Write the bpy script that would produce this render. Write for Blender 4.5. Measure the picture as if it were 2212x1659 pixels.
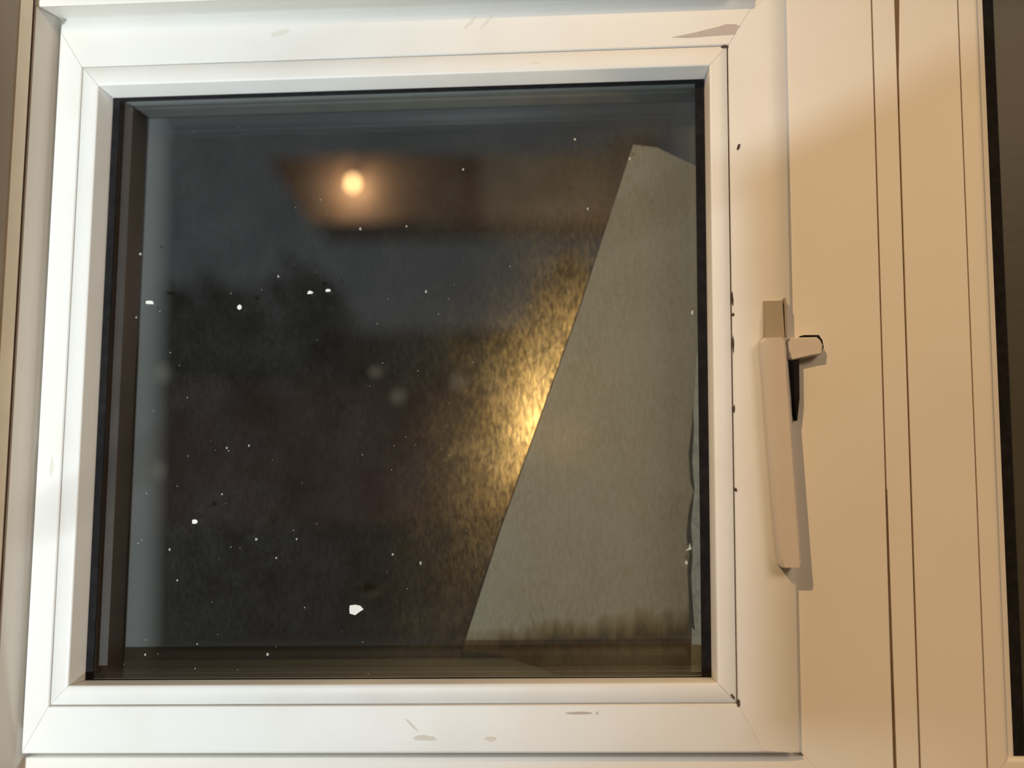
import bpy, bmesh, math, random
from mathutils import Vector, Matrix
random.seed(7)
for o in list(bpy.data.objects): bpy.data.objects.remove(o, do_unlink=True)
S = bpy.context.scene
COL = S.collection
WZ = 1.7                      # height of the window centre above the floor
RACK = 0.0222                 # the old frame is out of square by a good degree

# ---------------------------------------------------------------- camera
cam = bpy.data.cameras.new('camera'); camo = bpy.data.objects.new('camera', cam); COL.objects.link(camo)
cam.sensor_width = 36; cam.lens = 36*1750/2212; cam.clip_start = .005; cam.clip_end = 200
r = Vector((0.99913, 0.03884, -0.01507)); f = Vector((-0.03749, 0.99598, 0.08137)); u = r.cross(f)
camo.matrix_world = Matrix((( r.x, u.x, -f.x, .0737), (r.y, u.y, -f.y, -.39834), (r.z, u.z, -f.z, WZ-.04025), (0, 0, 0, 1)))
cam.dof.use_dof = True; cam.dof.focus_distance = .405; cam.dof.aperture_fstop = 2.2
S.camera = camo
S.cycles.transparent_max_bounces = 32
# ---------------------------------------------------------------- world, lights, exposure
w = bpy.data.worlds.new('night'); S.world = w; w.use_nodes = True
w.node_tree.nodes['Background'].inputs[0].default_value = (.030, .032, .036, 1)
w.node_tree.nodes['Background'].inputs[1].default_value = 1.0
S.view_settings.view_transform = 'Standard'; S.view_settings.look = 'None'
S.view_settings.exposure = 0; S.view_settings.gamma = 1; S.view_settings.use_curve_mapping = False

def aim(o, loc, target):
    o.location = loc
    o.rotation_euler = (Vector(target)-Vector(loc)).to_track_quat('-Z', 'Y').to_euler()
def spot(name, loc, target, power, color, size, blend, radius):
    l = bpy.data.lights.new(name, 'SPOT'); l.energy = power; l.color = color
    l.spot_size = math.radians(size); l.spot_blend = blend; l.shadow_soft_size = radius
    o = bpy.data.objects.new(name, l); COL.objects.link(o); aim(o, loc, target); return o
def area(name, loc, target, power, color, sx, sy):
    l = bpy.data.lights.new(name, 'AREA'); l.energy = power; l.color = color; l.shape = 'RECTANGLE'; l.size = sx; l.size_y = sy
    o = bpy.data.objects.new(name, l); COL.objects.link(o); aim(o, loc, target); return o
KEY = (-.32, -2.2, WZ-.93)
spot('cool_lamp_light', KEY, (-.84, 0, WZ+.24), 330, (.90, 1, 1.04), 58, 1, .016)
spot('warm_lamp_light', (-.45, -.95, WZ+.73), (.42, 0, WZ-.10), 43, (1, .625, .28), 36, 1, .014)
area('ceiling_fill_light', (1.0, -1.3, 2.44), (.7, -1.0, 0), 13.2, (1, .74, .50), .7, .7)  # added fill, lifts the faces turned right and away from the other lights

# ---------------------------------------------------------------- materials
def mat(name, color, rough=.5, spec=.5, noise=0, nscale=20, ncol=None, bump=0, bscale=200, metallic=0):
    m = bpy.data.materials.new(name); m.use_nodes = True
    nt = m.node_tree; b = nt.nodes['Principled BSDF']
    b.inputs['Base Color'].default_value = (*color, 1); b.inputs['Roughness'].default_value = rough
    b.inputs['Specular IOR Level'].default_value = spec; b.inputs['Metallic'].default_value = metallic
    tc = nt.nodes.new('ShaderNodeTexCoord')
    if noise:
        n = nt.nodes.new('ShaderNodeTexNoise'); n.inputs['Scale'].default_value = nscale; n.inputs['Detail'].default_value = 6
        nt.links.new(tc.outputs['Object'], n.inputs['Vector'])
        r_ = nt.nodes.new('ShaderNodeValToRGB'); r_.color_ramp.elements[0].position = .42; r_.color_ramp.elements[1].position = .75
        r_.color_ramp.elements[0].color = (0, 0, 0, 1); r_.color_ramp.elements[1].color = (noise, noise, noise, 1)
        nt.links.new(n.outputs['Fac'], r_.inputs['Fac'])
        mx = nt.nodes.new('ShaderNodeMixRGB'); mx.inputs[1].default_value = (*color, 1)
        mx.inputs[2].default_value = (*(ncol or tuple(c*.5 for c in color)), 1)
        nt.links.new(r_.outputs['Color'], mx.inputs[0]); nt.links.new(mx.outputs['Color'], b.inputs['Base Color'])
    if bump:
        n2 = nt.nodes.new('ShaderNodeTexNoise'); n2.inputs['Scale'].default_value = bscale; n2.inputs['Detail'].default_value = 4
        nt.links.new(tc.outputs['Object'], n2.inputs['Vector'])
        bp = nt.nodes.new('ShaderNodeBump'); bp.inputs['Strength'].default_value = bump; bp.inputs['Distance'].default_value = .001
        nt.links.new(n2.outputs['Fac'], bp.inputs['Height']); nt.links.new(bp.outputs['Normal'], b.inputs['Normal'])
    return m
PVC = mat('white_plastic', (.83, .825, .795), .42, .35, .22, 26, (.66, .61, .52), .05, 900)
PVC2 = mat('white_plastic_frame', (.82, .795, .745), .45, .3, .18, 18, (.68, .60, .50), .06, 700)
HANDLE = mat('aged_handle_plastic', (.70, .66, .63), .45, .3, .3, 60, (.66, .58, .52), .05, 600)
BASE = mat('brown_base_plastic', (.38, .34, .27), .5, .3, .3, 60, (.42, .36, .28), .05, 600)  # browner and darker than the lever plastic
SEAM = mat('brown_seam_dirt', (.20, .13, .08), .9, .1, .6, 60, (.08, .05, .03))
PALEGRIME = mat('grey_joint_dirt', (.42, .39, .36), .9, .1, .5, 40, (.24, .20, .18))
GRIME = mat('grime', (.10, .065, .05), .9, .1, .6, 300, (.03, .02, .015))
SMEAR = mat('grey_smear', (.53, .48, .46), .9, .1, .5, 300, (.45, .40, .36))
FAINT = mat('faint_scuff', (.74, .715, .65), .8, .1, .5, 400, (.70, .67, .60))
BLACK = mat('black_rubber_and_shade', (.012, .011, .012), .85, .1, .5, 200, (.03, .028, .03))
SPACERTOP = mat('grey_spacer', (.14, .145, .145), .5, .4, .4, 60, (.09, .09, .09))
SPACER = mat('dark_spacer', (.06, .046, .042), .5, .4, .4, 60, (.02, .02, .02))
SEALANT = mat('grey_sealant', (.30, .31, .29), .35, .5, .5, 200, (.10, .10, .09), .3, 400)
DARKSEAL = mat('dirty_sealant', (.045, .042, .034), .6, .3, .6, 300, (.09, .08, .06))
FLECK = mat('white_fleck', (.85, .85, .80), .5, .3, .3, 900, (.6, .6, .55))
CAULK = mat('beige_caulk', (.84, .74, .58), .6, .2, .35, 30, (.54, .44, .33), .15, 150)
PLASTER = mat('brown_plaster', (.36, .30, .24), .85, .2, .5, 25, (.28, .23, .18), .3, 120)
ROOMWALL = mat('beige_wall', (.34, .30, .26), .85, .1, .3, 6, (.28, .24, .2), .1, 80)
FLOORM = mat('floor_boards', (.16, .11, .07), .6, .3, .5, 8, (.10, .07, .045))
BLOCKER = mat('grey_blocker', (.12, .11, .11), .9, .1, .4, 60, (.09, .08, .08), .4, 300)
TIMBER = mat('brown_timber', (.12, .088, .064), .7, .2, .6, 14, (.06, .04, .025), .3, 60)
HEDGE = mat('hedge_leaves', (.012, .016, .010), .8, .2, .6, 9, (.02, .022, .012))
TILE = mat('dull_red_roof', (.30, .13, .12), .8, .2, .5, 6, (.035, .022, .02))
RENDERW = mat('dark_render', (.05, .036, .032), .9, .1, .5, 5, (.035, .027, .025))
SILLM = mat('grey_outer_sill', (.045, .048, .052), .8, .2, .4, 30, (.03, .032, .035))
SOIL = mat('dark_ground', (.03, .026, .022), .9, .1, .5, 3, (.02, .018, .015))
CABLE = mat('black_cable', (.02, .02, .02), .5)

def glass_mat(name, tint, rough, gain=1.0):
    m = bpy.data.materials.new(name); m.use_nodes = True; nt = m.node_tree; nt.nodes.clear()
    out = nt.nodes.new('ShaderNodeOutputMaterial'); mix = nt.nodes.new('ShaderNodeMixShader')
    tr = nt.nodes.new('ShaderNodeBsdfTransparent'); tr.inputs[0].default_value = (*tint, 1)
    gl = nt.nodes.new('ShaderNodeBsdfGlossy'); gl.inputs['Roughness'].default_value = rough; gl.inputs[0].default_value = (1, 1, 1, 1)
    lw = nt.nodes.new('ShaderNodeLayerWeight'); lw.inputs['Blend'].default_value = .5
    pw = nt.nodes.new('ShaderNodeMath'); pw.operation = 'POWER'; pw.inputs[1].default_value = 5; nt.links.new(lw.outputs['Facing'], pw.inputs[0])
    mu = nt.nodes.new('ShaderNodeMath'); mu.operation = 'MULTIPLY_ADD'; mu.inputs[1].default_value = .96*gain; mu.inputs[2].default_value = .04*gain
    nt.links.new(pw.outputs[0], mu.inputs[0]); nt.links.new(mu.outputs[0], mix.inputs[0])
    nt.links.new(tr.outputs[0], mix.inputs[1]); nt.links.new(gl.outputs[0], mix.inputs[2]); nt.links.new(mix.outputs[0], out.inputs[0])
    return m
GLASS = glass_mat('clear_glass', (.97, .985, .975), .03)

def film(name, base, floor_, gain, scale, stretch, edge=None, trans=.6, smear=False):
    """thin layer of dirt on glass: a scatterer that is partly see-through"""
    m = bpy.data.materials.new(name); m.use_nodes = True; nt = m.node_tree; nt.nodes.clear()
    N = nt.nodes.new; K = nt.links.new
    out = N('ShaderNodeOutputMaterial'); mix = N('ShaderNodeMixShader'); tr = N('ShaderNodeBsdfTransparent')
    df = N('ShaderNodeBsdfDiffuse'); df.inputs[0].default_value = (*base, 1)
    tl = N('ShaderNodeBsdfTranslucent'); tl.inputs[0].default_value = (*base, 1)
    m2 = N('ShaderNodeMixShader'); m2.inputs[0].default_value = trans; K(df.outputs[0], m2.inputs[1]); K(tl.outputs[0], m2.inputs[2])
    tc = N('ShaderNodeTexCoord'); mp = N('ShaderNodeMapping'); mp.inputs['Rotation'].default_value = (0, math.radians(20), 0)
    mp.inputs['Scale'].default_value = stretch; K(tc.outputs['Object'], mp.inputs['Vector'])
    n = N('ShaderNodeTexNoise'); n.inputs['Scale'].default_value = scale; n.inputs['Detail'].default_value = 5; n.inputs['Roughness'].default_value = .7
    K(mp.outputs[0], n.inputs['Vector'])
    n2 = N('ShaderNodeTexNoise'); n2.inputs['Scale'].default_value = scale*.11; n2.inputs['Detail'].default_value = 3; K(tc.outputs['Object'], n2.inputs['Vector'])
    mr = N('ShaderNodeMapRange'); mr.inputs[1].default_value = .40; mr.inputs[2].default_value = .75; mr.inputs[3].default_value = floor_; mr.inputs[4].default_value = gain
    K(n.outputs['Fac'], mr.inputs[0])
    mu = N('ShaderNodeMath'); mu.operation = 'MULTIPLY'; K(mr.outputs[0], mu.inputs[0])
    mr2 = N('ShaderNodeMapRange'); mr2.inputs[1].default_value = .3; mr2.inputs[2].default_value = .7; mr2.inputs[3].default_value = .6; mr2.inputs[4].default_value = 1.3
    K(n2.outputs['Fac'], mr2.inputs[0]); K(mr2.outputs[0], mu.inputs[1])
    last = mu.outputs[0]
    if edge:
        (x0, x1, z0, z1, width, amount) = edge        # film is denser along the border of the pane
        sp = N('ShaderNodeSeparateXYZ'); K(tc.outputs['Object'], sp.inputs[0])
        def dist(sock, a, sgn, width, amount):
            s = N('ShaderNodeMath'); s.operation = 'SUBTRACT'
            if sgn > 0: K(sock, s.inputs[0]); s.inputs[1].default_value = a
            else: K(sock, s.inputs[1]); s.inputs[0].default_value = a
            e = N('ShaderNodeMapRange'); e.inputs[1].default_value = 0; e.inputs[2].default_value = width; e.inputs[3].default_value = amount; e.inputs[4].default_value = 0
            e.interpolation_type = 'SMOOTHSTEP'
            K(s.outputs[0], e.inputs[0]); return e.outputs[0]
        for i, (sock, a, sg) in enumerate(((sp.outputs[0], x0, 1), (sp.outputs[0], x1, -1), (sp.outputs[2], z0, 1), (sp.outputs[2], z1, -1))):
            ad = N('ShaderNodeMath'); ad.operation = 'MAXIMUM' ; K(last, ad.inputs[0]); K(dist(sock, a, sg, width[i], amount[i]), ad.inputs[1]); last = ad.outputs[0]
    if smear:      # smear along the sheet edge, its density shaped to fade the glow leftwards
        sp = N('ShaderNodeSeparateXYZ'); K(tc.outputs['Object'], sp.inputs[0])
        e1 = N('ShaderNodeMath'); e1.operation = 'MULTIPLY_ADD'; K(sp.outputs[2], e1.inputs[0]); e1.inputs[1].default_value = .338; e1.inputs[2].default_value = .0811
        e2 = N('ShaderNodeMath'); e2.operation = 'SUBTRACT'; K(e1.outputs[0], e2.inputs[0]); K(sp.outputs[0], e2.inputs[1])
        n3 = N('ShaderNodeTexNoise'); n3.inputs['Scale'].default_value = 60; n3.inputs['Detail'].default_value = 4; K(tc.outputs['Object'], n3.inputs['Vector'])
        e3 = N('ShaderNodeMath'); e3.operation = 'MULTIPLY_ADD'; K(n3.outputs['Fac'], e3.inputs[0]); e3.inputs[1].default_value = .05; K(e2.outputs[0], e3.inputs[2])
        e4 = N('ShaderNodeMapRange'); e4.interpolation_type = 'SMOOTHSTEP'; e4.inputs[1].default_value = .03; e4.inputs[2].default_value = .105; e4.inputs[3].default_value = 1; e4.inputs[4].default_value = .09
        K(e3.outputs[0], e4.inputs[0])
        e5 = N('ShaderNodeMath'); e5.operation = 'MULTIPLY'; K(last, e5.inputs[0]); K(e4.outputs[0], e5.inputs[1]); last = e5.outputs[0]
    K(last, mix.inputs[0]); K(tr.outputs[0], mix.inputs[1]); K(m2.outputs[0], mix.inputs[2]); K(mix.outputs[0], out.inputs[0])
    return m
DUST = film('dust_on_glass', (.55, .57, .58), .018, .036, 420, (1.7, 1, .7), (-.1452, .1545, -.158, .1465, (.022, .016, .034, .010), (.20, .08, .07, .05)), .45)
RESIDUE = film('smeared_residue', (.70, .60, .44), .035, .19, 320, (2.2, 1, .8), None, .985, True)

def emis(name, color, strength):
    m = bpy.data.materials.new(name); m.use_nodes = True; nt = m.node_tree; nt.nodes.clear()
    e = nt.nodes.new('ShaderNodeEmission'); e.inputs[0].default_value = (*color, 1); e.inputs[1].default_value = strength
    o = nt.nodes.new('ShaderNodeOutputMaterial'); nt.links.new(e.outputs[0], o.inputs[0]); return m
BULB = emis('warm_filament', (1, .55, .20), 60)

# ---------------------------------------------------------------- mesh helpers
def link(name, me, m, parent=None, smooth=0):
    me.materials.append(m)
    if smooth:
        me.polygons.foreach_set('use_smooth', [True]*len(me.polygons)); me.set_sharp_from_angle(angle=math.radians(smooth))
    o = bpy.data.objects.new(name, me); COL.objects.link(o)
    if parent is not None: o.parent = parent
    return o
def recalc(me):
    bm = bmesh.new(); bm.from_mesh(me); bmesh.ops.recalc_face_normals(bm, faces=bm.faces); bm.to_mesh(me); bm.free()
def pyd(name, vs, fs, m, parent=None, smooth=0, rack=False):
    if rack: vs = [(x+RACK*z, y, z) for x, y, z in vs]
    me = bpy.data.meshes.new(name); me.from_pydata([Vector(v) for v in vs], [], fs); me.update(); recalc(me)
    return link(name, me, m, parent, smooth)
def prism(name, poly, y0, y1, m, parent=None, rack=True, smooth=0):
    """(x, z) outline in mm given thickness from y0 to y1 (mm)"""
    n = len(poly)
    vs = [(x/1000, y0/1000, z/1000) for x, z in poly]+[(x/1000, y1/1000, z/1000) for x, z in poly]
    fs = [tuple(range(n)), tuple(range(2*n-1, n-1, -1))]+[(i, (i+1) % n, n+(i+1) % n, n+i) for i in range(n)]
    return pyd(name, vs, fs, m, parent, smooth, rack)
def box(name, x0, x1, y0, y1, z0, z1, m, parent=None, bevel=0):
    bm = bmesh.new(); bmesh.ops.create_cube(bm, size=1)
    for v in bm.verts: v.co = Vector(((x0+x1)/2+v.co.x*(x1-x0), (y0+y1)/2+v.co.y*(y1-y0), (z0+z1)/2+v.co.z*(z1-z0)))
    if bevel: bmesh.ops.bevel(bm, geom=bm.edges[:], offset=bevel, segments=2, affect='EDGES')
    me = bpy.data.meshes.new(name); bm.to_mesh(me); bm.free(); return link(name, me, m, parent)
def member(name, side, prof, m, parent, gap=.0001, smooth=40):
    """one mitred length of a four-sided frame. prof: list of (dict of L,R,T,B in mm, y in mm), a closed section"""
    a, b = [], []
    for rect, y in prof:
        L, R_, T, B = (rect[k]/1000 for k in 'LRTB'); y /= 1000
        if side == 'T': p, q = (L+gap, y, T), (R_-gap, y, T)
        if side == 'B': p, q = (L+gap, y, B), (R_-gap, y, B)
        if side == 'L': p, q = (L, y, B+gap), (L, y, T-gap)
        if side == 'R': p, q = (R_, y, B+gap), (R_, y, T-gap)
        a.append(p); b.append(q)
    n = len(prof)
    fs = [tuple(range(n)), tuple(range(2*n-1, n-1, -1))]+[(i, (i+1) % n, n+(i+1) % n, n+i) for i in range(n)]
    return pyd(name, a+b, fs, m, parent, smooth, True)
def rect(L, R_, T, B): return dict(L=L, R=R_, T=T, B=B)
def grow(r0, a): return rect(r0['L']-a, r0['R']+a, r0['T']+a, r0['B']-a)
def lerp(r0, r1, t): return {k: r0[k]+(r1[k]-r0[k])*t for k in 'LRTB'}
def lathe(name, prof, m, parent=None, seg=24, smooth=40, axis='Z', at=(0, 0, 0)):
    vs, fs = [], []
    for r_, h in prof:
        for i in range(seg):
            a = 2*math.pi*i/seg; vs.append((at[0]+r_*math.cos(a), at[1]+r_*math.sin(a), at[2]+h))
    for j in range(len(prof)-1):
        for i in range(seg): fs.append((j*seg+i, j*seg+(i+1) % seg, (j+1)*seg+(i+1) % seg, (j+1)*seg+i))
    fs += [tuple(range(seg))[::-1], tuple((len(prof)-1)*seg+i for i in range(seg))]
    return pyd(name, vs, fs, m, parent, smooth)
def tube(name, pts, rad, m, parent=None, seg=8):
    vs, fs = [], []
    P = [Vector(p) for p in pts]
    for k, p in enumerate(P):
        d = (P[min(k+1, len(P)-1)]-P[max(k-1, 0)]).normalized()
        s = d.cross(Vector((.3, .9, .2))).normalized(); t = d.cross(s)
        for i in range(seg):
            a = 2*math.pi*i/seg; vs.append(p+s*rad*math.cos(a)+t*rad*math.sin(a))
    for k in range(len(P)-1):
        for i in range(seg): fs.append((k*seg+i, k*seg+(i+1) % seg, (k+1)*seg+(i+1) % seg, (k+1)*seg+i))
    fs += [tuple(range(seg))[::-1], tuple((len(P)-1)*seg+i for i in range(seg))]
    return pyd(name, vs, fs, m, parent, 50)
def empty(name, loc, label=None, cat=None, kind=None, group=None):
    o = bpy.data.objects.new(name, None); o.empty_display_size = .05; COL.objects.link(o); o.location = loc
    if label: o['label'] = label
    if cat: o['category'] = cat
    if kind: o['kind'] = kind
    if group: o['group'] = group
    return o
def tag(o, label=None, cat=None, kind=None, group=None):
    if label: o['label'] = label
    if cat: o['category'] = cat
    if kind: o['kind'] = kind
    if group: o['group'] = group
    return o
def blob(cx, cz, rx, rz, n=9, jit=.25, rot=0):
    out = []
    for i in range(n):
        a = 2*math.pi*i/n; k = 1+random.uniform(-jit, jit); x, z = rx*k*math.cos(a), rz*k*math.sin(a)
        out.append((cx+x*math.cos(rot)-z*math.sin(rot), cz+x*math.sin(rot)+z*math.cos(rot)))
    return out

# ================================================================= ROOM
X0, X1, Y0, YW = -1.7, 1.5, -2.9, -.060
tag(box('floor', X0-.1, X1+.1, Y0-.1, .06, -.05, 0, FLOORM), 'dark boarded floor of the room below the window', 'floor', 'structure')
tag(box('ceiling', X0-.1, X1+.1, Y0-.1, .06, 2.5, 2.55, ROOMWALL), 'plain ceiling above the window', 'ceiling', 'structure')
tag(box('wall_back', X0, X1, Y0-.1, Y0, 0, 2.5, ROOMWALL), 'plain wall facing the window', 'wall', 'structure')
tag(box('wall_left', X0-.1, X0, Y0, .06, 0, 2.5, ROOMWALL), 'plain wall on the left of the room', 'wall', 'structure')
tag(box('wall_right', X1, X1+.1, Y0, .06, 0, 2.5, ROOMWALL), 'plain wall on the right of the room', 'wall', 'structure')
# window wall: four pieces round the opening, joined
def wall_with_hole(name, hx0, hx1, hz0, hz1, m):
    bm = bmesh.new()
    for a, b, c, d in ((X0, hx0, 0, 2.5), (hx1, X1, 0, 2.5), (hx0, hx1, 0, hz0), (hx0, hx1, hz1, 2.5)):
        g = bmesh.ops.create_cube(bm, size=1)
        for v in g['verts']: v.co = Vector(((a+b)/2+v.co.x*(b-a), (YW+.05)/2+v.co.y*(.05-YW), (c+d)/2+v.co.z*(d-c)))
    me = bpy.data.meshes.new(name); bm.to_mesh(me); bm.free(); return link(name, me, m)
tag(wall_with_hole('wall_front', -.1975, .640, WZ-.232, WZ+.232, PLASTER), 'brown plastered wall at the left edge of the window frame', 'wall', 'structure')

# ================================================================= WINDOW 1 : fixed frame and opening sash
win = empty('window_1', (0, 0, WZ), 'white plastic casement window with dark square pane, grimy seams and handle on its right', 'window', 'structure')
b_ = rect(-157.5, 157.5, 151.8, -151.8)        # front lip of the glazing beads
g_ = rect(-155.2, 157.0, 149.9, -152.4)        # where the beads meet the glass
o_ = rect(-166.3, 166.7, 162.0, -161.3)        # joint between bead and sash
s_ = rect(-179.7, 196.4, 191.0, -184.8)        # outer edge of the sash
D = 11.5
flat = rect(-178.6, 178.5, 181.0, -183.0)      # the sash face is flat as far as this, then rounds back
back = dict(L=2.0, R=4.0, T=5.0, B=2.5)
def sash_profile(side):
    k = back[side]; p = [(grow(o_, .35), 22), (grow(o_, .35), .5), (grow(o_, .8), 0)]
    for i in range(9):
        t = i/8; p.append((lerp(flat, s_, t), k*t**(3.0 if side == 'R' else 2.2)))
    p.append((s_, 22)); return p
sash = {}
for side, nm in (('T', 'sash_rail'), ('B', 'sash_rail'), ('L', 'sash_stile'), ('R', 'sash_stile')):
    sash[side] = member(nm, side, sash_profile(side), PVC, win)
# dark sealed groove behind the bead joint
for side in 'TBLR':
    member('joint_grime', side, [(grow(o_, .6), 1.0), (grow(o_, -.6), 1.0), (grow(o_, -.6), 3.4), (grow(o_, .6), 3.4)], GRIME if side == 'R' else PALEGRIME, sash[side], 0)
# beads: rounded front lip, chamfered return to the glass
tiltb = [(grow(o_, -.35), D+3), (grow(o_, -.35), .5), (grow(o_, -.8), .15)]
def bead_profile():
    p = list(tiltb)+[(lerp(b_, o_, .22), -.15)]
    for i in range(1, 5):
        a = i/4*math.pi/2; p.append(({k: b_[k]+(o_[k]-b_[k])*.14*(1-math.sin(a)) for k in 'LRTB'}, .9-1.05*math.cos(a)))
    p += [(lerp(b_, g_, .9), D-1), (g_, D), (g_, D+3)]
    return p
for side in 'TBLR': member('glazing_bead', side, bead_profile(), PVC, win)
# black gasket on the glass
gi = dict(L=g_['L']+3.5, R=g_['R']-4.6, T=g_['T']-1.8, B=g_['B']+.5)
for side in 'TBLR':
    member('glazing_gasket', side, [(g_, D-.6), (gi, D-.2), (gi, D+1), (grow(g_, 4), D+1), (grow(g_, 4), D+3.2), (grow(g_, 1.0), D+3.2), (grow(g_, 1.0), D-.6)] if False else
           [(grow(g_, .3), D-.5), (gi, D-.1), (gi, D+.5), (grow(g_, .3), D+.5)], BLACK, win, 0)
def pane(name, L, R_, B, T, y0, y1, m, parent):
    return prism(name, [(L, B), (R_, B), (R_, T), (L, T)], y0, y1, m, parent)
inner = pane('glass_pane', -164, 164, -163, 158, D+.6, D+4.2, GLASS, win)
outer = pane('glass_pane', -164, 164, -163, 158, D+20.5, D+24, GLASS, win)
# spacer bar between the panes
sp0 = rect(-163, 163, 157, -157); sp1 = rect(-147.0, 156.2, 147.5, -157.6)
for side in 'TBLR':
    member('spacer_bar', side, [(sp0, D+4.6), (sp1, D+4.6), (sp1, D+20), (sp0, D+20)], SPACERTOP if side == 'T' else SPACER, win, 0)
# dirt lying on the outer pane
df = pane('dust_film', -146.5, 156, -158, 147, D+20.1, D+20.25, DUST, outer); df['kind'] = 'stuff'
rs = pane('smeared_residue', -152, 158, -158, 150, D+24.2, D+24.3, RESIDUE, outer)
rs['kind'] = 'stuff'

# fixed outer frame
F = 13.2
fa = rect(-184.2, 194.2, 188.1, -182.4)         # front arris of the opening
fi = rect(-180.2, 197.8, 191.9, -187.0)         # bottom of the rebate, beside the sash
fo = rect(-197.0, 241.9, 229, -229)             # outside of the frame
M = 7.5                                         # face of the mullion and the sill, a little behind the face of the sash
def frame_profile(fo):
    return [(fi, 26), (lerp(fi, fa, .45), 0), (lerp(fi, fa, .9), -F+1.3), (lerp(fi, fa, .97), -F+.4), (grow(fa, .8), -F), (fo, -F), (fo, 26)]
fr_T = member('frame_head', 'T', [(dict(r_, R=172), y_) for r_, y_ in frame_profile(fo)], PVC2, win)
def R_B(r_, b): return rect(-197, r_, 229, b)
prism('frame_head', [(171.8, 192.2), (196.8, 192.2), (196.8, 229), (171.8, 229)], M, 26, PVC2, win)
fr_B = member('frame_sill', 'B', [(R_B(197.0, -185.0), 26), (R_B(197.0, -185.0), M+3.5), (R_B(200.4, -188.4), M+3.5), (R_B(200.4, -188.4), M+.4), (R_B(200.8, -188.8), M), (fo, M), (fo, 26)], PVC2, win)
fr_R = member('frame_jamb', 'R', [(R_B(197.0, -185.4), 26), (R_B(197.0, -185.4), M+.4), (R_B(197.4, -185.8), M), (rect(-197, 241.5, 229, -228.6), M), (fo, M+.4), (fo, 26)], PVC2, win)
# left jamb: a deep return with a caulked strip in front of it
foL = rect(-197.0, 233.2, 229, -229)
fr_L = member('frame_jamb', 'L', [(fi, 26), (lerp(fi, fa, .45), 0), (lerp(fi, fa, .95), -F+.3), (fa, -F+.3), (foL, -F+.3), (foL, 26)], PVC2, win)
prism('caulk_strip', [(-197, -228.5), (-184.5, -228.5), (-184.5, 228.5), (-197, 228.5)], -24.2, -F-1.75, CAULK, win)
rev = prism('trim_2', [(-200, -229), (-185.0, -229), (-185.0, 229), (-200, 229)], -60.5, -24.6, PLASTER, None); rev.location.z = WZ
tag(rev, 'brown plaster return at the left edge of the window', 'trim', 'structure')
# trims on the mullion, a shadow joint on each side of them
prism('cover_strip', [(242.5, -229), (253.6, -229), (253.6, 229), (242.5, 229)], M, 20, PVC2, win)
prism('joint_grime', [(241.7, -229), (242.8, -229), (242.8, 229), (241.7, 229)], M+.6, 12, SEAM, fr_R)
prism('joint_grime', [(253.4, -229), (254.8, -229), (254.8, 229), (253.4, 229)], M+.8, 12, SEAM, fr_R)
prism('joint_grime', [(253.3, 229), (253.5, 186), (253.6, 132), (254.0, 132), (256.1, 186), (256.3, 229)], M-.06, M+.3, SEAM, fr_R)
prism('joint_grime', [(241.9, -229), (243.3, -229), (242.9, -140), (242.6, -62), (242.0, -62)], M-.06, M+.3, SEAM, fr_R)
prism('joint_grime', [(-197, -229), (-184.9, -229), (-184.9, 229), (-197, 229)], -F-1.7, -F+.25, GRIME, fr_L)
prism('joint_grime', [(-182, 190.6), (171, 190.6), (171, 192.1), (-182, 192.1)], 4.3, 6.2, GRIME, fr_T)

# ---- the window catch
hd = empty('window_handle', (0, 0, 0)); hd.parent = win
hd['label'] = 'long pale plastic lever handle with a side catch'
# curved lever: front face narrower than its back, bevelled
LV = [(z_*1.028+1.1, 73.7+(a_-73.7)*1.028, 73.7+(b_-73.7)*1.028) for z_, a_, b_ in [(10.5, 177.8, 186.6), (8.6, 176.6, 187.7), (6.0, 176.4, 188.1), (-9.3, 177.5, 188.6), (-35, 178.8, 189.9), (-64.9, 180.8, 191.3), (-90.2, 182.7, 192.5), (-94.6, 183.4, 192.8), (-95.6, 184.0, 192.4)]]
vs, fs = [], []
for i, (z, xl, xr) in enumerate(LV):
    lift = -6.6-1.0*min(1, max(0, (8-z)/100))
    e = 1.1
    vs += [(xl/1000, -.0005, z/1000), (xl/1000, (lift+e)/1000, z/1000), ((xl+e)/1000, lift/1000, z/1000), ((xr-e)/1000, lift/1000, z/1000), (xr/1000, (lift+e)/1000, z/1000), (xr/1000, -.0005, z/1000)]
for i in range(len(LV)-1):
    for k in range(6): fs.append((i*6+k, i*6+(k+1) % 6, (i+1)*6+(k+1) % 6, (i+1)*6+k))
fs += [tuple(range(6)), tuple((len(LV)-1)*6+k for k in range(6))[::-1]]
pyd('handle_lever', vs, fs, HANDLE, hd, 18, True)
def bevprism(name, poly, y0, y1, e, m, parent):
    """prism with a bevelled front edge (front is y0)"""
    cx = sum(p[0] for p in poly)/len(poly); cz = sum(p[1] for p in poly)/len(poly); n = len(poly)
    rad = [max(1e-6, math.hypot(x-cx, z-cz)) for x, z in poly]
    inn = [(cx+(x-cx)*(1-e/r_), cz+(z-cz)*(1-e/r_)) for (x, z), r_ in zip(poly, rad)]
    vs = [(x/1000, y0/1000, z/1000) for x, z in inn]+[(x/1000, (y0+e)/1000, z/1000) for x, z in poly]+[(x/1000, y1/1000, z/1000) for x, z in poly]
    fs = [tuple(range(n)), tuple(range(3*n-1, 2*n-1, -1))]
    for a in (0, n):
        fs += [(a+i, a+(i+1) % n, a+n+(i+1) % n, a+n+i) for i in range(n)]
    return pyd(name, vs, fs, m, parent, 35, True)
bevprism('handle_tongue', [(193.3, 10.6), (194.4, 12.3), (196.4, 12.8), (208.2, 12.8), (209.8, 11.6), (211.2, 8.8), (210.6, 4.3), (206, 3.4), (196.0, 1.5), (194.3, 2.2)], 1.0, M-.1, .9, HANDLE, hd)
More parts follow.
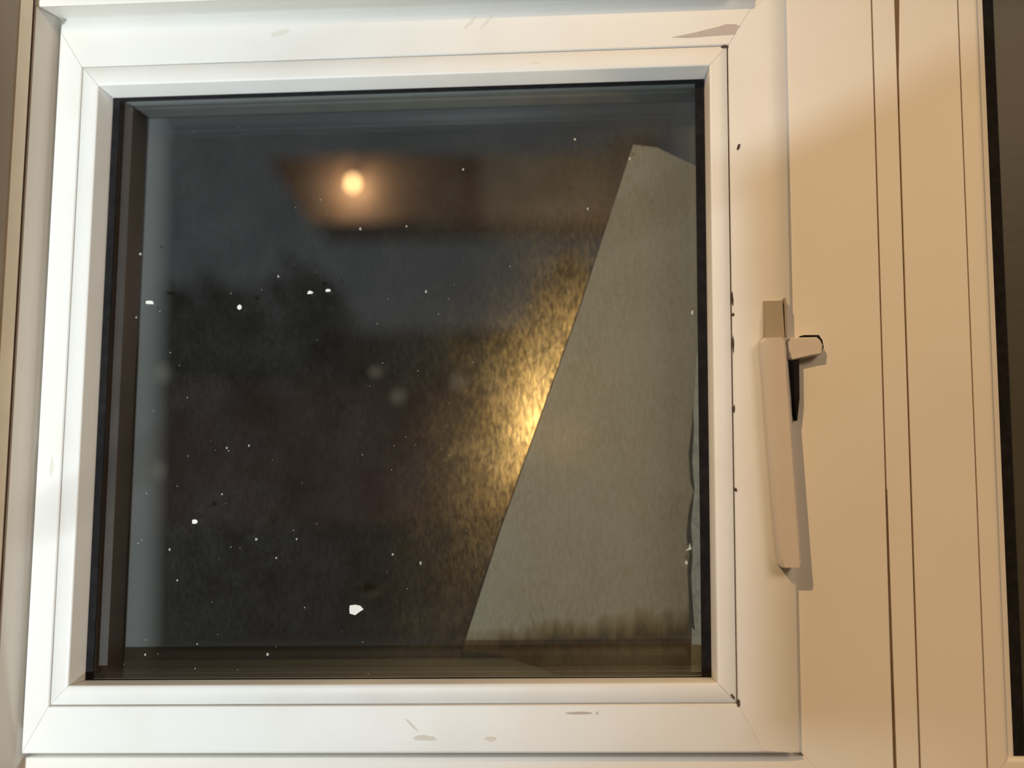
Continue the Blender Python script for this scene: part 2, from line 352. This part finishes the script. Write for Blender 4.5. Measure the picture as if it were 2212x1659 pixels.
prism('keeper_slot', [(201.5, 14.1), (204, 14.7), (211.3, 14.6), (213.0, 12.0), (213.6, 8.4), (211.8, 5.0), (207, 6)], M-.14, M+.4, BLACK, hd)
# sloping top of the base plate
vs = [(.1822, .001, .0312), (.1914, .001, .0312), (.1916, .001, .0095), (.1818, .001, .0095), (.1824, -.0012, .0308), (.1912, -.0012, .0308), (.1914, -.0036, .0100), (.1820, -.0036, .0100)]
pyd('handle_base', vs, [(0, 1, 5, 4), (1, 2, 6, 5), (2, 3, 7, 6), (3, 0, 4, 7), (4, 5, 6, 7), (3, 2, 1, 0)], BASE, hd, 0, True)
prism('handle_base', [(192.1, 32), (193.0, 32), (193.2, 12.9), (192.2, 12.9)], -1.6, 4, BASE, hd)
prism('gap_shade', [(194.6, 4), (199.8, 4), (199.6, -17), (198.3, -28), (197.2, -24)], 2.2, M+.2, BLACK, hd)  # black wedge standing for the deep shade between lever and mullion

# ---- scuffs, grime and paint on sash and glass (thin real films)
prism('grime_smear', [(138.5, 167.2), (150, 169.3), (163, 172.2), (166, 173.2), (171, 173.0), (173.4, 171.6), (171.6, 170.4), (170.9, 167.6), (160, 167.3), (148, 166.6)], -.12, .05, SMEAR, sash['T'])
for cx, cz, rx, rz, rot, m, side in ((171.4, 109, .8, 1.9, -.3, GRIME, 'R'), (69.3, 155.9, 2.6, 1.0, .1, FAINT, 'T'), (92.6, -165.6, 6.8, .6, 0, SMEAR, 'B'),
        (100.6, -165.6, .45, .8, 0, SMEAR, 'B'), (36, 178.6, 4.6, .8, .85, FAINT, 'T'), (44.5, 178.8, 4.2, .8, .85, FAINT, 'T'), (-63, 176.6, 5.0, 1.7, .25, FAINT, 'T'),
        (-171.6, -45, .9, 4.5, 0, FAINT, 'L'), (164.7, -158.2, .6, 1.6, .8, GRIME, 'B'), (167.2, -161.2, .9, 1.6, 0, GRIME, 'R'), (165.2, 161.4, 2.2, .9, 0, GRIME, 'T'),
        (18, -177.0, 6.0, 1.3, 0, FAINT, 'B'), (50, -177.4, 3, 1.2, 0, FAINT, 'B'), (12, -171, 4.5, .45, -.75, FAINT, 'B'),
        (167.3, 32, .5, 3.4, .05, GRIME, 'R'), (167.6, 24.5, .7, .8, 0, GRIME, 'R'), (167.5, -61, .7, .9, 0, GRIME, 'R'), (167.3, 10, .45, 4, 0, GRIME, 'R'), (167.3, -22, .5, 2, 0, GRIME, 'R')):
    prism('scuff_mark', blob(cx, cz, rx, rz, 12, .22, rot), -.08 if m is FAINT else -.2, .02, m, sash[side])
FL = [(-19.3, -118.6, 3.2, 2.3), (-131.2, 39.4, 2.4, 1.1), (-102.7, -74.1, 1.5, 1.1), (-46.7, 42.8, 1.7, 1.0), (-37.3, 43.6, 1.3, .9), (-83.4, 35.9, 1.3, 1.2)]
for cx, cz, rx, rz in FL: prism('paint_glint_fleck', blob(cx, cz, rx, rz, 8, .3), D+.25, D+.62, FLECK, inner)
TINY = [(13.7, 41.7), (-63.7, 51.5), (32.1, 105.9), (-1, -91.6), (13.1, -96.1), (-137.2, 65.3), (-137.9, 31.7), (-115.3, -88.1), (-110.6, -103.4), (-70.7, -83.3), (-125.6, -140.2), (-99.1, -135.1), (96.9, 83.2), (118.4, 109), (90.2, 120.2), (-76.1, -36), (-87.6, -36.8), (-89.3, -60.5), (-60.2, -92.6), (-50.1, -83.5), (-21.1, 75.6), (3.1, 76.4), (-12.1, -150.2), (-63.2, -140.5)]
for i in range(70): TINY.append((random.uniform(-140, 60), random.uniform(-148, 60) if random.random() < .8 else random.uniform(-148, 140)))
bm = bmesh.new()
for i, (cx, cz) in enumerate(TINY):
    k = random.uniform(.45, .85) if i < 24 else random.uniform(.15, .36)
    ps = blob(cx, cz, k*.8, k, 6, .3)
    for yy in (D+.3,):
        fv = [bm.verts.new(((x+RACK*z)/1000, yy/1000, z/1000)) for x, z in ps]; bv = [bm.verts.new(((x+RACK*z)/1000, (D+.6)/1000, z/1000)) for x, z in ps]
        bm.faces.new(fv); bm.faces.new(bv[::-1])
        for j in range(6): bm.faces.new((fv[j], fv[(j+1) % 6], bv[(j+1) % 6], bv[j]))
me = bpy.data.meshes.new('dust_specks'); bm.to_mesh(me); bm.free(); recalc(me)
SPECK = mat('grey_speck', (.40, .40, .37), .7, .2, .4, 500, (.25, .25, .22))
o = link('dust_specks', me, SPECK, inner); o['kind'] = 'stuff'
# soft round smudges on the pane
def smudge_mat():
    m = bpy.data.materials.new('soft_smudge'); m.use_nodes = True; nt = m.node_tree; nt.nodes.clear(); N = nt.nodes.new; K = nt.links.new
    out = N('ShaderNodeOutputMaterial'); mix = N('ShaderNodeMixShader'); tr = N('ShaderNodeBsdfTransparent'); d_ = N('ShaderNodeBsdfDiffuse'); d_.inputs[0].default_value = (.62, .54, .47, 1)
    tc = N('ShaderNodeTexCoord'); mp = N('ShaderNodeMapping'); mp.inputs['Location'].default_value = (-1, 0, -1); mp.inputs['Scale'].default_value = (2, 0, 2); K(tc.outputs['Generated'], mp.inputs[0])
    g = N('ShaderNodeTexGradient'); g.gradient_type = 'SPHERICAL'; K(mp.outputs[0], g.inputs[0])
    mr = N('ShaderNodeMapRange'); mr.interpolation_type = 'SMOOTHSTEP'; mr.inputs[4].default_value = .045; K(g.outputs['Fac'], mr.inputs[0])
    K(mr.outputs[0], mix.inputs[0]); K(tr.outputs[0], mix.inputs[1]); K(d_.outputs[0], mix.inputs[2]); K(mix.outputs[0], out.inputs[0]); return m
SMUDGE = smudge_mat()
for cx, cz, rx, rz in ((-15.5, 2.5, 7, 6), (-3, -11, 7, 7), (29, -3.5, 8, 8), (-131, 4, 8, 9), (-131, -48, 7, 8)):
    prism('smudge', blob(cx, cz, rx, rz, 20, 0), D+18.0, D+18.1, SMUDGE, outer)
# old sealant that has crept in along the right edge, with two bright glints drawn as white flecks
prism('sealant_bead', [(156.0, -155), (150.6, -155), (151.4, -130), (150.9, -110), (152.2, -96), (150.8, -80), (151.6, -68), (153.2, -60), (152.0, -52), (151.5, -42), (152.6, -30), (153.6, -16), (154.8, 6), (156.0, 12)], D+19.0, D+20.2, SEALANT, outer)
prism('dirty_edge', [(152.6, -134), (149.9, -131), (149.8, -118), (149.2, -104), (150.2, -96), (148.9, -86), (150.1, -74), (152.8, -63), (151.2, -58), (150.4, -44), (152.2, -30), (153.0, -18), (153.2, -30), (152.2, -48), (153.2, -62), (151.2, -80), (151.8, -92), (151.0, -106), (151.6, -120)], D+18.6, D+18.9, DARKSEAL, outer)
prism('paint_glint_fleck', [(148.0, -93.4), (150.4, -93.2), (151.4, -92.6), (150.4, -89.5), (149.8, -92.2)], D+18.2, D+18.5, FLECK, outer)
prism('paint_glint_fleck', blob(148.6, -99.6, .8, 1.0, 8, .2), D+18.2, D+18.5, FLECK, outer)
prism('paint_glint_fleck', blob(153.0, 31, .5, 1.4, 8, .3), D+18.2, D+18.5, FLECK, outer)

# ================================================================= WINDOW 2 : the fixed light to the right
w2 = empty('window_2', (0, 0, WZ), 'second window light at the right edge with a dim brown obscure pane', 'window', 'structure')
T2, B2 = 229, -229
jm = prism('frame_jamb', [(254.6, B2), (285.1, B2), (285.1, T2), (254.6, T2)], M, 26, PVC2, w2)
prism('joint_grime', [(284.9, B2), (286.2, B2), (286.2, T2), (284.9, T2)], M+.6, 12, SEAM, jm)
q_o = rect(285.8, 600, 214, -199); q_b = rect(296.0, 591, 205, -189.2); q_g = rect(299.6, 588, 202, -192.4)
q = [(q_o, 16), (q_o, M), (lerp(q_o, q_b, .72), M)]
for i in range(1, 6):
    a = i/5*math.pi/2; q.append(({k: q_b[k]-(q_b[k]-q_o[k])*.28*(1-math.sin(a)) for k in 'LRTB'}, M+2.4*(1-math.cos(a))))
q += [(q_g, 11), (q_g, 16)]
for side in 'TBLR': member('glazing_bead', side, q, PVC2, w2)
q_i = rect(305.6, 580, 195, -184)
for side in 'TBLR': member('glazing_gasket', side, [(q_g, 11.4), (q_i, 12), (q_i, 13.3), (q_g, 13.3)], BLACK, w2, 0)
member('frame_jamb', 'R', [(grow(q_o, .3), M), (rect(0, 634, T2, B2), M), (rect(0, 634, T2, B2), 26), (grow(q_o, .3), 26)], PVC2, w2, 0)
prism('frame_head', [(285, 214.4), (600, 214.4), (600, 229), (285, 229)], M, 26, PVC2, w2)
prism('frame_sill', [(285, -229), (600, -229), (600, -199.4), (285, -199.4)], M, 26, PVC2, w2)
OBSC = mat('obscure_glass', (.070, .067, .053), .4, .3, .8, 45, (.065, .058, .045), .15, 120)
pane('glass_pane', 290, 594, -203, 208, 13.4, 18, OBSC, w2)

# ================================================================= OUTSIDE
GS = mat('grey_sheet_face', (.33, .29, .25), .8, .15)
nt = GS.node_tree; N = nt.nodes.new; K = nt.links.new
bs = nt.nodes['Principled BSDF']; tc = N('ShaderNodeTexCoord'); sp = N('ShaderNodeSeparateXYZ'); K(tc.outputs['Object'], sp.inputs[0])
# brown stain that soaked in along the foot of the sheet: below a slanting line, ragged with noise
ln = N('ShaderNodeMath'); ln.operation = 'MULTIPLY_ADD'; K(sp.outputs[0], ln.inputs[0]); ln.inputs[1].default_value = -.10; ln.inputs[2].default_value = .1465
ad = N('ShaderNodeMath'); ad.operation = 'ADD'; K(ln.outputs[0], ad.inputs[0]); K(sp.outputs[2], ad.inputs[1])
mp = N('ShaderNodeMapping'); mp.inputs['Scale'].default_value = (1, 1, .35); K(tc.outputs['Object'], mp.inputs[0])
nz = N('ShaderNodeTexNoise'); nz.inputs['Scale'].default_value = 130; nz.inputs['Detail'].default_value = 6; K(mp.outputs[0], nz.inputs['Vector'])
na = N('ShaderNodeMath'); na.operation = 'MULTIPLY_ADD'; K(nz.outputs['Fac'], na.inputs[0]); na.inputs[1].default_value = .022; na.inputs[2].default_value = -.011
a2 = N('ShaderNodeMath'); a2.operation = 'ADD'; K(ad.outputs[0], a2.inputs[0]); K(na.outputs[0], a2.inputs[1])
cr = N('ShaderNodeValToRGB'); K(a2.outputs[0], cr.inputs[0])
mrs = N('ShaderNodeMapRange'); mrs.inputs[1].default_value = -.014; mrs.inputs[2].default_value = .010; K(a2.outputs[0], mrs.inputs[0]); K(mrs.outputs[0], cr.inputs[0])
els = cr.color_ramp.elements
els[0].position = 0; els[0].color = (.17, .135, .095, 1); els[1].position = 1; els[1].color = (.33, .29, .25, 1)
for p_, c_ in ((.24, (.11, .085, .058)), (.42, (.07, .054, .036)), (.58, (.14, .10, .055)), (.80, (.24, .195, .13))):
    e_ = els.new(p_); e_.color = (*c_, 1)
K(cr.outputs[0], bs.inputs['Base Color'])
tlu = N('ShaderNodeBsdfTranslucent'); tlu.inputs[0].default_value = (.8, .7, .5, 1)      # thin enough to let a little of the bulb through
mxs = N('ShaderNodeMixShader'); mxs.inputs[0].default_value = .045; K(bs.outputs[0], mxs.inputs[1]); K(tlu.outputs[0], mxs.inputs[2])
K(mxs.outputs[0], nt.nodes['Material Output'].inputs[0])
sheet = empty('grey_sheet', (0, 0, WZ), 'grey sheet with slanting left edge and stained foot behind the right of the pane', 'sheet')
SY = D+24.4
prism('board', [(123.0, 125.6), (105.7, 72.4), (92.4, 31.3), (74.7, -18.2), (63.5, -49.8), (52.1, -81.9), (32.2, -144.8), (52, -147.5), (70, -153), (82, -157.5), (158, -157.5), (158.5, 112), (149.9, 116.2), (136.1, 123.6)], SY, SY+.6, GS, sheet)

# lamp behind the sheet, close to the glass: cable, cap and bulb
lampx, lampz = .0842, WZ-.0342
fb = empty('unseen_bulb', (lampx, .060, lampz), 'lowest and brightest of three small bulbs behind the grey sheet', 'lamp')
lathe('bulb', [(.0008, -.009), (.004, -.0075), (.0055, -.003), (.005, .002), (.003, .006)], emis('warm_bulb', (1, .62, .22), 40), fb, 16)
lathe('cap', [(.0032, .006), (.0034, .014), (.002, .017)], CABLE, fb, 12)
tube('cable', [(0, 0, .016), (.002, 0, .022), (.022, -.004, .026), (.042, -.014, .0), (.048, -.016, -.06), (.048, -.016, -.122)], .0012, CABLE, fb)
pl = bpy.data.lights.new('unseen_bulb_light', 'POINT'); pl.energy = .60; pl.color = (1, .65, .27); pl.shadow_soft_size = .006
plo = bpy.data.objects.new('unseen_bulb_light', pl); COL.objects.link(plo); plo.location = (lampx-.0005, .0525, lampz)

pl3 = bpy.data.lights.new('unseen_bulb_light', 'POINT'); pl3.energy = .04; pl3.color = (1, .65, .30); pl3.shadow_soft_size = .006  # light of the added upper bulb
plo3 = bpy.data.objects.new('unseen_bulb_light', pl3); COL.objects.link(plo3); plo3.location = (.1075, .0535, WZ+.028)
def extra_bulb(x, z, strength, label, foot):  # extra unseen bulbs, added to stretch the glow along the sheet edge
    e = empty('unseen_bulb', (x, .061, z), label, 'lamp')
    lathe('bulb', [(.0008, -.009), (.004, -.0075), (.0055, -.003), (.005, .002), (.003, .006)], emis('dim_bulb', (1, .62, .22), strength), e, 16)
    lathe('cap', [(.0032, .006), (.0034, .014), (.002, .017)], CABLE, e, 12)
    tube('cable', [(0, 0, .016), (.003, .004, .022), (.018, .005, .02), (foot, .004, -.02), (foot, .004, WZ-.1575-z)], .0012, CABLE, e)
extra_bulb(.1080, WZ+.028, 10, 'added upper bulb, unseen behind the grey sheet, draws the glow upwards', .036)
extra_bulb(.0960, WZ-.0015, 22, 'added middle bulb, unseen behind the grey sheet, fills out the glow', .042)
pl4 = bpy.data.lights.new('unseen_bulb_light', 'POINT'); pl4.energy = .19; pl4.color = (1, .65, .28); pl4.shadow_soft_size = .006  # light of the added middle bulb
plo4 = bpy.data.objects.new('unseen_bulb_light', pl4); COL.objects.link(plo4); plo4.location = (.0955, .0532, WZ-.0015)
# sill ledge outside, carries the sheet
tag(box('trim_1', -.22, .64, .0265, .072, WZ-.205, WZ-.158, SILLM), 'dark outer sill below the window', 'sill', 'structure')

# canopy beam with a bulb under the night sky
cb = empty('porch_canopy', (0, 1.25, 0), 'dark timber canopy beam with slanted end, blurred behind the top of the pane', 'canopy')
def slab(name, pts, y0, y1, m, parent): return prism(name, [(x*1000, z*1000) for x, z in pts], y0*1000, y1*1000, m, parent, False)
slab('beam', [(-.50, WZ+.585), (-.405, WZ+.44), (.235, WZ+.44), (.235, WZ+.575)], 0, .16, TIMBER, cb)
slab('post', [(.235, 0), (.33, 0), (.33, WZ+.62), (.235, WZ+.62)], .02, .14, TIMBER, cb)
lb = empty('porch_lamp', (-.3025, 1.19, WZ+.501), 'small glowing orange lamp on the canopy beam seen out of focus', 'lamp')
lathe('bulb', [(.0012, -.009), (.005, -.0065), (.007, 0), (.006, .007), (.004, .013)], emis('orange_bulb', (1, .56, .24), 8), lb, 16)
lathe('lamp_holder', [(.006, .013), (.0065, .03), (.004, .034)], CABLE, lb, 12)
tube('bracket', [(0, 0, .032), (0, .03, .042), (0, .064, .042)], .004, CABLE, lb)
pl2 = bpy.data.lights.new('porch_lamp_light', 'POINT'); pl2.energy = .85; pl2.color = (1, .64, .38); pl2.shadow_soft_size = .012
plo2 = bpy.data.objects.new('porch_lamp_light', pl2); COL.objects.link(plo2); plo2.location = (-.312, 1.205, WZ+.508)

pb = empty('beam_fill_lamp', (.205, 1.06, WZ+.25), 'added lamp on the canopy post, unseen behind the grey sheet, brightens the beam', 'lamp')
lathe('bulb', [(.0015, -.016), (.010, -.010), (.013, 0), (.009, .010), (.004, .016)], emis('beam_fill_bulb', (1, .60, .30), 6), pb, 16)
lathe('lamp_holder', [(.006, .016), (.008, .03), (.004, .036)], CABLE, pb, 12)
tube('bracket', [(0, 0, .034), (.02, .04, .046), (.07, .196, .046)], .004, CABLE, pb)
pl5 = bpy.data.lights.new('beam_fill_light', 'POINT'); pl5.energy = 2.6; pl5.color = (1, .68, .46); pl5.shadow_soft_size = .02  # added light, hidden behind the sheet, brightens the canopy beam
plo5 = bpy.data.objects.new('beam_fill_light', pl5); COL.objects.link(plo5); plo5.location = (.190, 1.06, WZ+.265)

# ground, hedge, neighbouring roof
tag(box('ground', -8, 8, .06, 14, -.06, 0, SOIL), 'dark ground outside the window', 'ground', 'structure')
def leafy(name, x0, x1, y, z0, z1, n, m, parent, size=.09):
    vs, fs = [], []
    for i in range(n):
        t = random.random(); x = x0+(x1-x0)*t
        top = z1*(.90+.10*math.sin(x*3.1)+.05*math.sin(x*9))
        c = Vector((x, y+random.uniform(-.25, .25), random.uniform(z0, top)))
        a = Vector((random.gauss(0, 1), random.gauss(0, 1), random.gauss(0, 1))).normalized(); b = a.orthogonal().normalized()
        s = size*random.uniform(.6, 1.2); k = len(vs)
        vs += [c-a*s, c+b*s*.45, c+a*s, c-b*s*.45]; fs.append((k, k+1, k+2, k+3))
    return pyd(name, vs, fs, m, parent)
hg = empty('hedge', (0, 4.1, 0), 'dark tall hedge barely visible through the middle of the pane', 'hedge')
lf = leafy('foliage', -2.6, 1.6, 0, .05, WZ+.98, 9000, HEDGE, hg); lf['kind'] = 'stuff'
box('core', -2.5, 1.5, -.12, .12, 0, WZ+.62, HEDGE, hg)
sh = empty('garden_shed', (-.35, 2.3, 0), 'low outbuilding with dull red roof in the dark behind the lower pane', 'shed')
box('wall', -.95, .75, .1, .9, 0, WZ-.20, RENDERW, sh)
pyd('roof', [(-1.05, -.02, WZ-.24), (.85, -.02, WZ-.24), (.85, .5, WZ+.20), (-1.05, .5, WZ+.26), (-1.05, 1.0, WZ-.24), (.85, 1.0, WZ-.24), (-1.05, -.02, WZ-.28), (.85, -.02, WZ-.28), (.85, 1.0, WZ-.28), (-1.05, 1.0, WZ-.28)],
    [(0, 1, 2, 3), (3, 2, 5, 4), (6, 7, 1, 0), (8, 9, 4, 5), (7, 8, 5, 2, 1), (9, 6, 0, 3, 4), (6, 9, 8, 7)], TILE, sh)

# ================================================================= behind the camera: a cloth on a line added unseen, to throw the soft shadow on the mullion
YB = -1.0
def back_to(px, pz, py=.005):
    t = (YB-py)/(KEY[1]-py); return (px+(KEY[0]-px)*t, pz+(KEY[2]-WZ-pz)*t)
corners = [back_to(.177, .100), back_to(.303, .160), back_to(.60, .285), back_to(.60, -.178), back_to(.177, -.178)]  # outline traced back from the shade wanted on the mullion
cl = empty('shade_blocker', (0, YB, WZ), 'grey cloth on a line, added unseen behind the camera to shade the mullion', 'blocker')
prism('blocker', [(x*1000, z*1000) for x, z in corners], -2, 2, BLOCKER, cl, False)
a_, b2_ = Vector((*corners[0], 0)), Vector((*corners[1], 0)); dd = (b2_-a_)/(b2_.x-a_.x)
tube('line', [(x, 0, a_.y+dd.y*(x-a_.x)) for x in (X0, .2, X1)], .0012, CABLE, cl)  # cord for the added blocker, out of view
